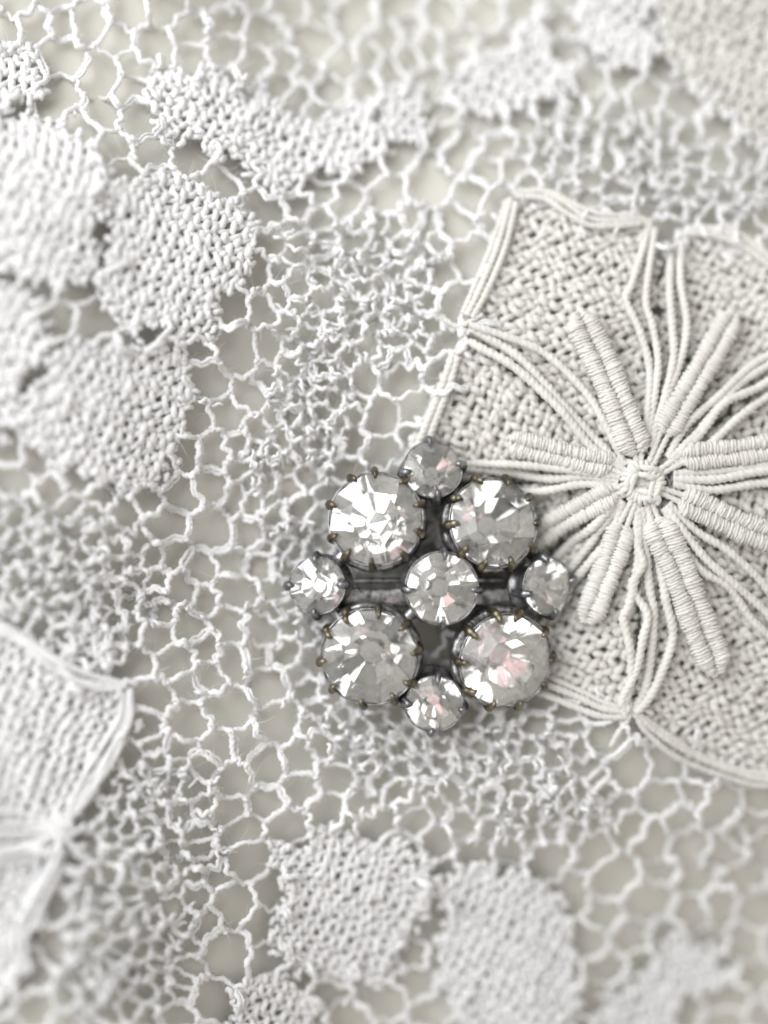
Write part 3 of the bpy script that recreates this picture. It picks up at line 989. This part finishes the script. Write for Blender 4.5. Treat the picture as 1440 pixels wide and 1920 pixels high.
# centre (px), radius (px), girdle height mm, outward tilt deg, number of prongs, phase of prongs deg, rotation of the cut deg
STONES = [
    ((820, 1103), 69, 6.0, 0, 4, 88, 11, 'c'),
    ((697, 973), 89, 5.1, 13, 10, 17, 13, 'b'), ((920, 980), 86, 5.1, 13, 10, 3, 27, 'b'), ((685, 1232), 92, 5.1, 13, 10, 9, 14, 'b'), ((943, 1241), 91, 5.1, 13, 10, 36, 33, 'b'),
    ((806, 879), 56, 4.3, 15, 4, 97, 4, 's'), ((587, 1098), 54, 4.3, 15, 4, 91, 18, 's'), ((1026, 1101), 55, 4.3, 22, 4, 12, 30, 's'), ((809, 1322), 56, 4.3, 15, 4, 82, 9, 's')]


PAV = 1.13         # steepness of the foiled backs


def gem_mesh(r, rot, kind, seed):
    rs = np.random.default_rng(seed)
    n = 8
    tr, mr_ = (0.54, 0.79) if kind == 'b' else (0.50, 0.78)
    th_, mh = (0.32, 0.150)
    a = np.arange(n) * 2 * math.pi / n + rot
    h = math.pi / n
    V = []

    def ring(rad, ang, z, jr=0.02, jz=0.008):
        i0 = len(V)
        for q in ang:
            rr = rad * (1 + rs.normal(0, jr))
            aa = q + rs.normal(0, 0.015 if jr else 0)
            V.append((r * rr * math.cos(aa), r * rr * math.sin(aa), r * (z + rs.normal(0, jz))))
        return i0

    T0 = ring(tr, a, th_, 0.012, 0.0)
    M0 = ring(mr_, a + h, mh, 0.0, 0.0)
    g = np.arange(2 * n) * math.pi / n + rot
    G0 = ring(1.0, g, 0.02, 0.0, 0.0)
    G1 = len(V)
    for i, q in enumerate(g):
        rr = r * (1.0 if i % 2 == 0 else math.cos(h))
        V.append((rr * math.cos(q), rr * math.sin(q), -0.05 * r))
    F, mi = [], []
    F.append(tuple(T0 + i for i in range(n)))
    mi.append(2)
    for i in range(n):
        j = (i + 1) % n
        F.append((T0 + j, T0 + i, M0 + i))
        mi.append(2)
        pm = M0 + (i - 1) % n
        gi = G0 + 2 * i
        F.append((T0 + i, pm, gi))
        mi.append(0)
        F.append((T0 + i, gi, M0 + i))
        mi.append(0)
        F.append((M0 + i, gi, G0 + 2 * i + 1))
        mi.append(0)
        F.append((M0 + i, G0 + 2 * i + 1, G0 + (2 * i + 2) % (2 * n)))
        mi.append(0)
    for i in range(2 * n):
        j = (i + 1) % (2 * n)
        F.append((G0 + i, G1 + i, G1 + j, G0 + j))
        mi.append(0)
    # foiled back
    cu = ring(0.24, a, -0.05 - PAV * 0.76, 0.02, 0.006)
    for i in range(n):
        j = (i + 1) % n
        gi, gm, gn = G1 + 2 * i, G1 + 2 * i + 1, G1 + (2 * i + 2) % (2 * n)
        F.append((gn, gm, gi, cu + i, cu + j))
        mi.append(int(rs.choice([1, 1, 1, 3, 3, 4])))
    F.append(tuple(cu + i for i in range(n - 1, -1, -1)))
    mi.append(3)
    return np.array(V), F, mi


def lathe(buf, prof, n=40):
    prof = np.asarray(prof, float)
    th = np.arange(n) * 2 * math.pi / n
    V = np.stack([prof[:, 0:1] * np.cos(th), prof[:, 0:1] * np.sin(th), np.repeat(prof[:, 1:2], n, 1)], -1)
    m = len(prof)
    f = []
    for i in range(m - 1):
        for j in range(n):
            j2 = (j + 1) % n
            f.append((i * n + j, i * n + j2, (i + 1) * n + j2, (i + 1) * n + j))
    buf.add(V.reshape(-1, 3), f)


locs = []
for si, ((sx, sy), rp, zg, tilt, npr, pph, rot, kind) in enumerate(STONES):
    r = rp * K * 0.985
    lx, ly = (sx - BC[0]) * K, (BC[1] - sy) * K
    locs.append((lx, ly, r, zg))
    # setting: collet with a rolled foot and a pierced-looking gallery edge
    b = Buf()
    hgt = zg - 0.9
    lathe(b, [(r * 0.90, -hgt), (r * 0.90 + 0.55, -hgt), (r * 0.90 + 0.75, -hgt + 0.35), (r * 0.90 + 0.62, -hgt + 0.75), (r * 0.90 + 0.15, -hgt + 1.0),
              (r * 0.88, -hgt * 0.45), (r * 0.98, -0.55), (r * 1.035, -0.12), (r * 1.035, 0.05), (r * 1.006, 0.06), (r * 0.985, -0.35), (r * 0.80, -hgt * 0.6), (r * 0.78, -hgt), (r * 0.90, -hgt)])
    st = b.build('stone_setting', M_PEWTER, brooch)
    st.location = (lx * MM, ly * MM, zg * MM)
    dist = math.hypot(lx, ly)
    if dist > 2:
        ax = Vector((-ly / dist, lx / dist, 0))
        st.rotation_euler = Matrix.Rotation(R(tilt), 3, ax).to_euler()
    V, F, mi = gem_mesh(r, R(rot), kind, 100 + si)
    gb = Buf()
    gb.add(V, F)
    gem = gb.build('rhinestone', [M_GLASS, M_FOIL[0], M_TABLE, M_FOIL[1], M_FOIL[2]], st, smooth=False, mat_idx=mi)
    for k in range(npr):
        a = R(pph + 360.0 * k / npr) + rng.normal(0, 0.05 if npr > 4 else 0.03)
        big = kind == 'b'
        rad = np.array([0.50, 0.52, 0.56, 0.60, 0.56, 0.44, 0.20]) * (0.98 if big else 0.98) * rng.uniform(0.9, 1.1)
        tipr = (0.90 if big else 0.84) * r + rng.uniform(-0.12, 0.12)
        prof = [(r * 0.95, -hgt + 0.8), (r * 1.02 + 0.1, -0.9), (r * 1.03 + 0.12, 0.05), (r * 1.0 + 0.02, 0.55), ((r + tipr) / 2, 0.2 * r * 0.42 + 0.62), (tipr, 0.13 * r + 0.36), (tipr - 0.16, 0.13 * r + 0.26)]
        lean = rng.normal(0, 0.05)
        P = np.array([[q[0] * math.cos(a + lean * max(0, q[1])), q[0] * math.sin(a + lean * max(0, q[1])), q[1]] for q in prof])
        Pr = resample(P, 0.13)
        rd = np.interp(np.linspace(0, 1, len(Pr)), np.linspace(0, 1, 7), rad)
        pb_ = Buf()
        tube(pb_, Pr, rd, 10, 0, 0, 1, rough=0.02, flat=0.85)
        m = M_BRASS if big else M_STEEL
        pb_.build('prong', m, st)

fr = Buf()


def bar(p, q, r0, r1=None):
    P = resample(np.array([p, (np.array(p) + np.array(q)) / 2 - np.array([0, 0, 0.15]), q]), 0.25)
    tube(fr, P, np.interp(np.linspace(0, 1, len(P)), [0, .5, 1], [r0, (r1 or r0 * 0.75), r0]), 10, 0, 0, 1, rough=0.06)


def link(i, j, r0, z):
    (x0, y0, ra, _), (x1, y1, rb, _) = locs[i], locs[j]
    dx, dy = x1 - x0, y1 - y0
    l = math.hypot(dx, dy)
    bar((x0 + dx / l * (ra * 0.9), y0 + dy / l * (ra * 0.9), z), (x1 - dx / l * rb * 0.9, y1 - dy / l * rb * 0.9, z), r0)


for j in (1, 2, 3, 4):
    link(0, j, 0.9, 2.7)
for s_, b1, b2 in ((5, 1, 2), (6, 1, 3), (7, 2, 4), (8, 3, 4)):
    link(s_, b1, 0.85, 2.6)
    link(s_, b2, 0.85, 2.6)
# rails of the openwork on either side of each opening, lying over the feet of the collets
for s_, b1, b2 in ((5, 1, 2), (6, 1, 3), (7, 2, 4), (8, 3, 4)):
    for bb in (b1, b2):
        x0, y0, ra, _ = locs[bb]
        a0 = math.atan2(locs[0][1] - y0, locs[0][0] - x0)
        a1 = math.atan2(locs[s_][1] - y0, locs[s_][0] - x0)
        da_ = (a1 - a0 + math.pi) % (2 * math.pi) - math.pi
        th = a0 + np.linspace(0, 1, 16) * da_
        rr = ra * 0.90 + 0.78
        P = np.stack([x0 + rr * np.cos(th), y0 + rr * np.sin(th), np.full(16, 3.3)], -1)
        tube(fr, resample(P, 0.3), 0.60, 8, 0, 0, 1, rough=0.08)
for s_ in (6, 7):       # flat worn floor of the channel under the two level arms
    x0, x1 = locs[0][0], locs[s_][0]
    P = np.array([(x0 + (x1 - x0) * t, -1.15 + 0.08 * math.sin(9 * t), 2.3 + 0.05 * math.sin(14 * t)) for t in np.linspace(0.2, 0.85, 24)])
    tube(fr, P, 1.15, 14, 0, 0, 1, rough=0.03, flat=0.32)
fo_ = fr.build('frame', M_PEWTER, brooch)

pn = Buf()
P = resample(np.array([(-10.3, 0.75, 1.15), (-5, 0.78, 1.2), (5, 0.75, 1.2), (10.0, 0.7, 1.15)]), 0.5)
tube(pn, P, np.interp(np.linspace(0, 1, len(P)), [0, .85, 1], [0.36, 0.33, 0.12]), 10, 0, 0, 1, rough=0.0)
pin = pn.build('pin_stem', M_PEWTER, brooch)
for x_ in (-10.2, 9.8):
    hb = Buf()
    P = np.array([(x_, 0.75 + math.cos(t) * 0.6, 0.75 + math.sin(t) * 0.6) for t in np.linspace(-0.4, 4.9, 18)])
    tube(hb, P, 0.26, 8, 0, 0, 1, rough=0)
    hb.build('pin_catch', M_PEWTER, brooch)

# ------------------------------------------------------------------ a speck of dirt on the cream threads
c = W(1127, 1007, 1.35)
b = Buf()
P = resample(np.array([c + (-0.16, 0.02, 0.0), c + (0.0, 0.03, 0.08), c + (0.16, -0.04, 0.0)]), 0.05)
tube(b, P, np.interp(np.linspace(0, 1, len(P)), [0, .5, 1], [0.07, 0.17, 0.06]), 8, 0, 0, 1, rough=0.12)
o = b.build('dirt_speck', M_SPECK)
o['label'] = 'tiny black speck on the cream threads right of the brooch'
o['category'] = 'speck'
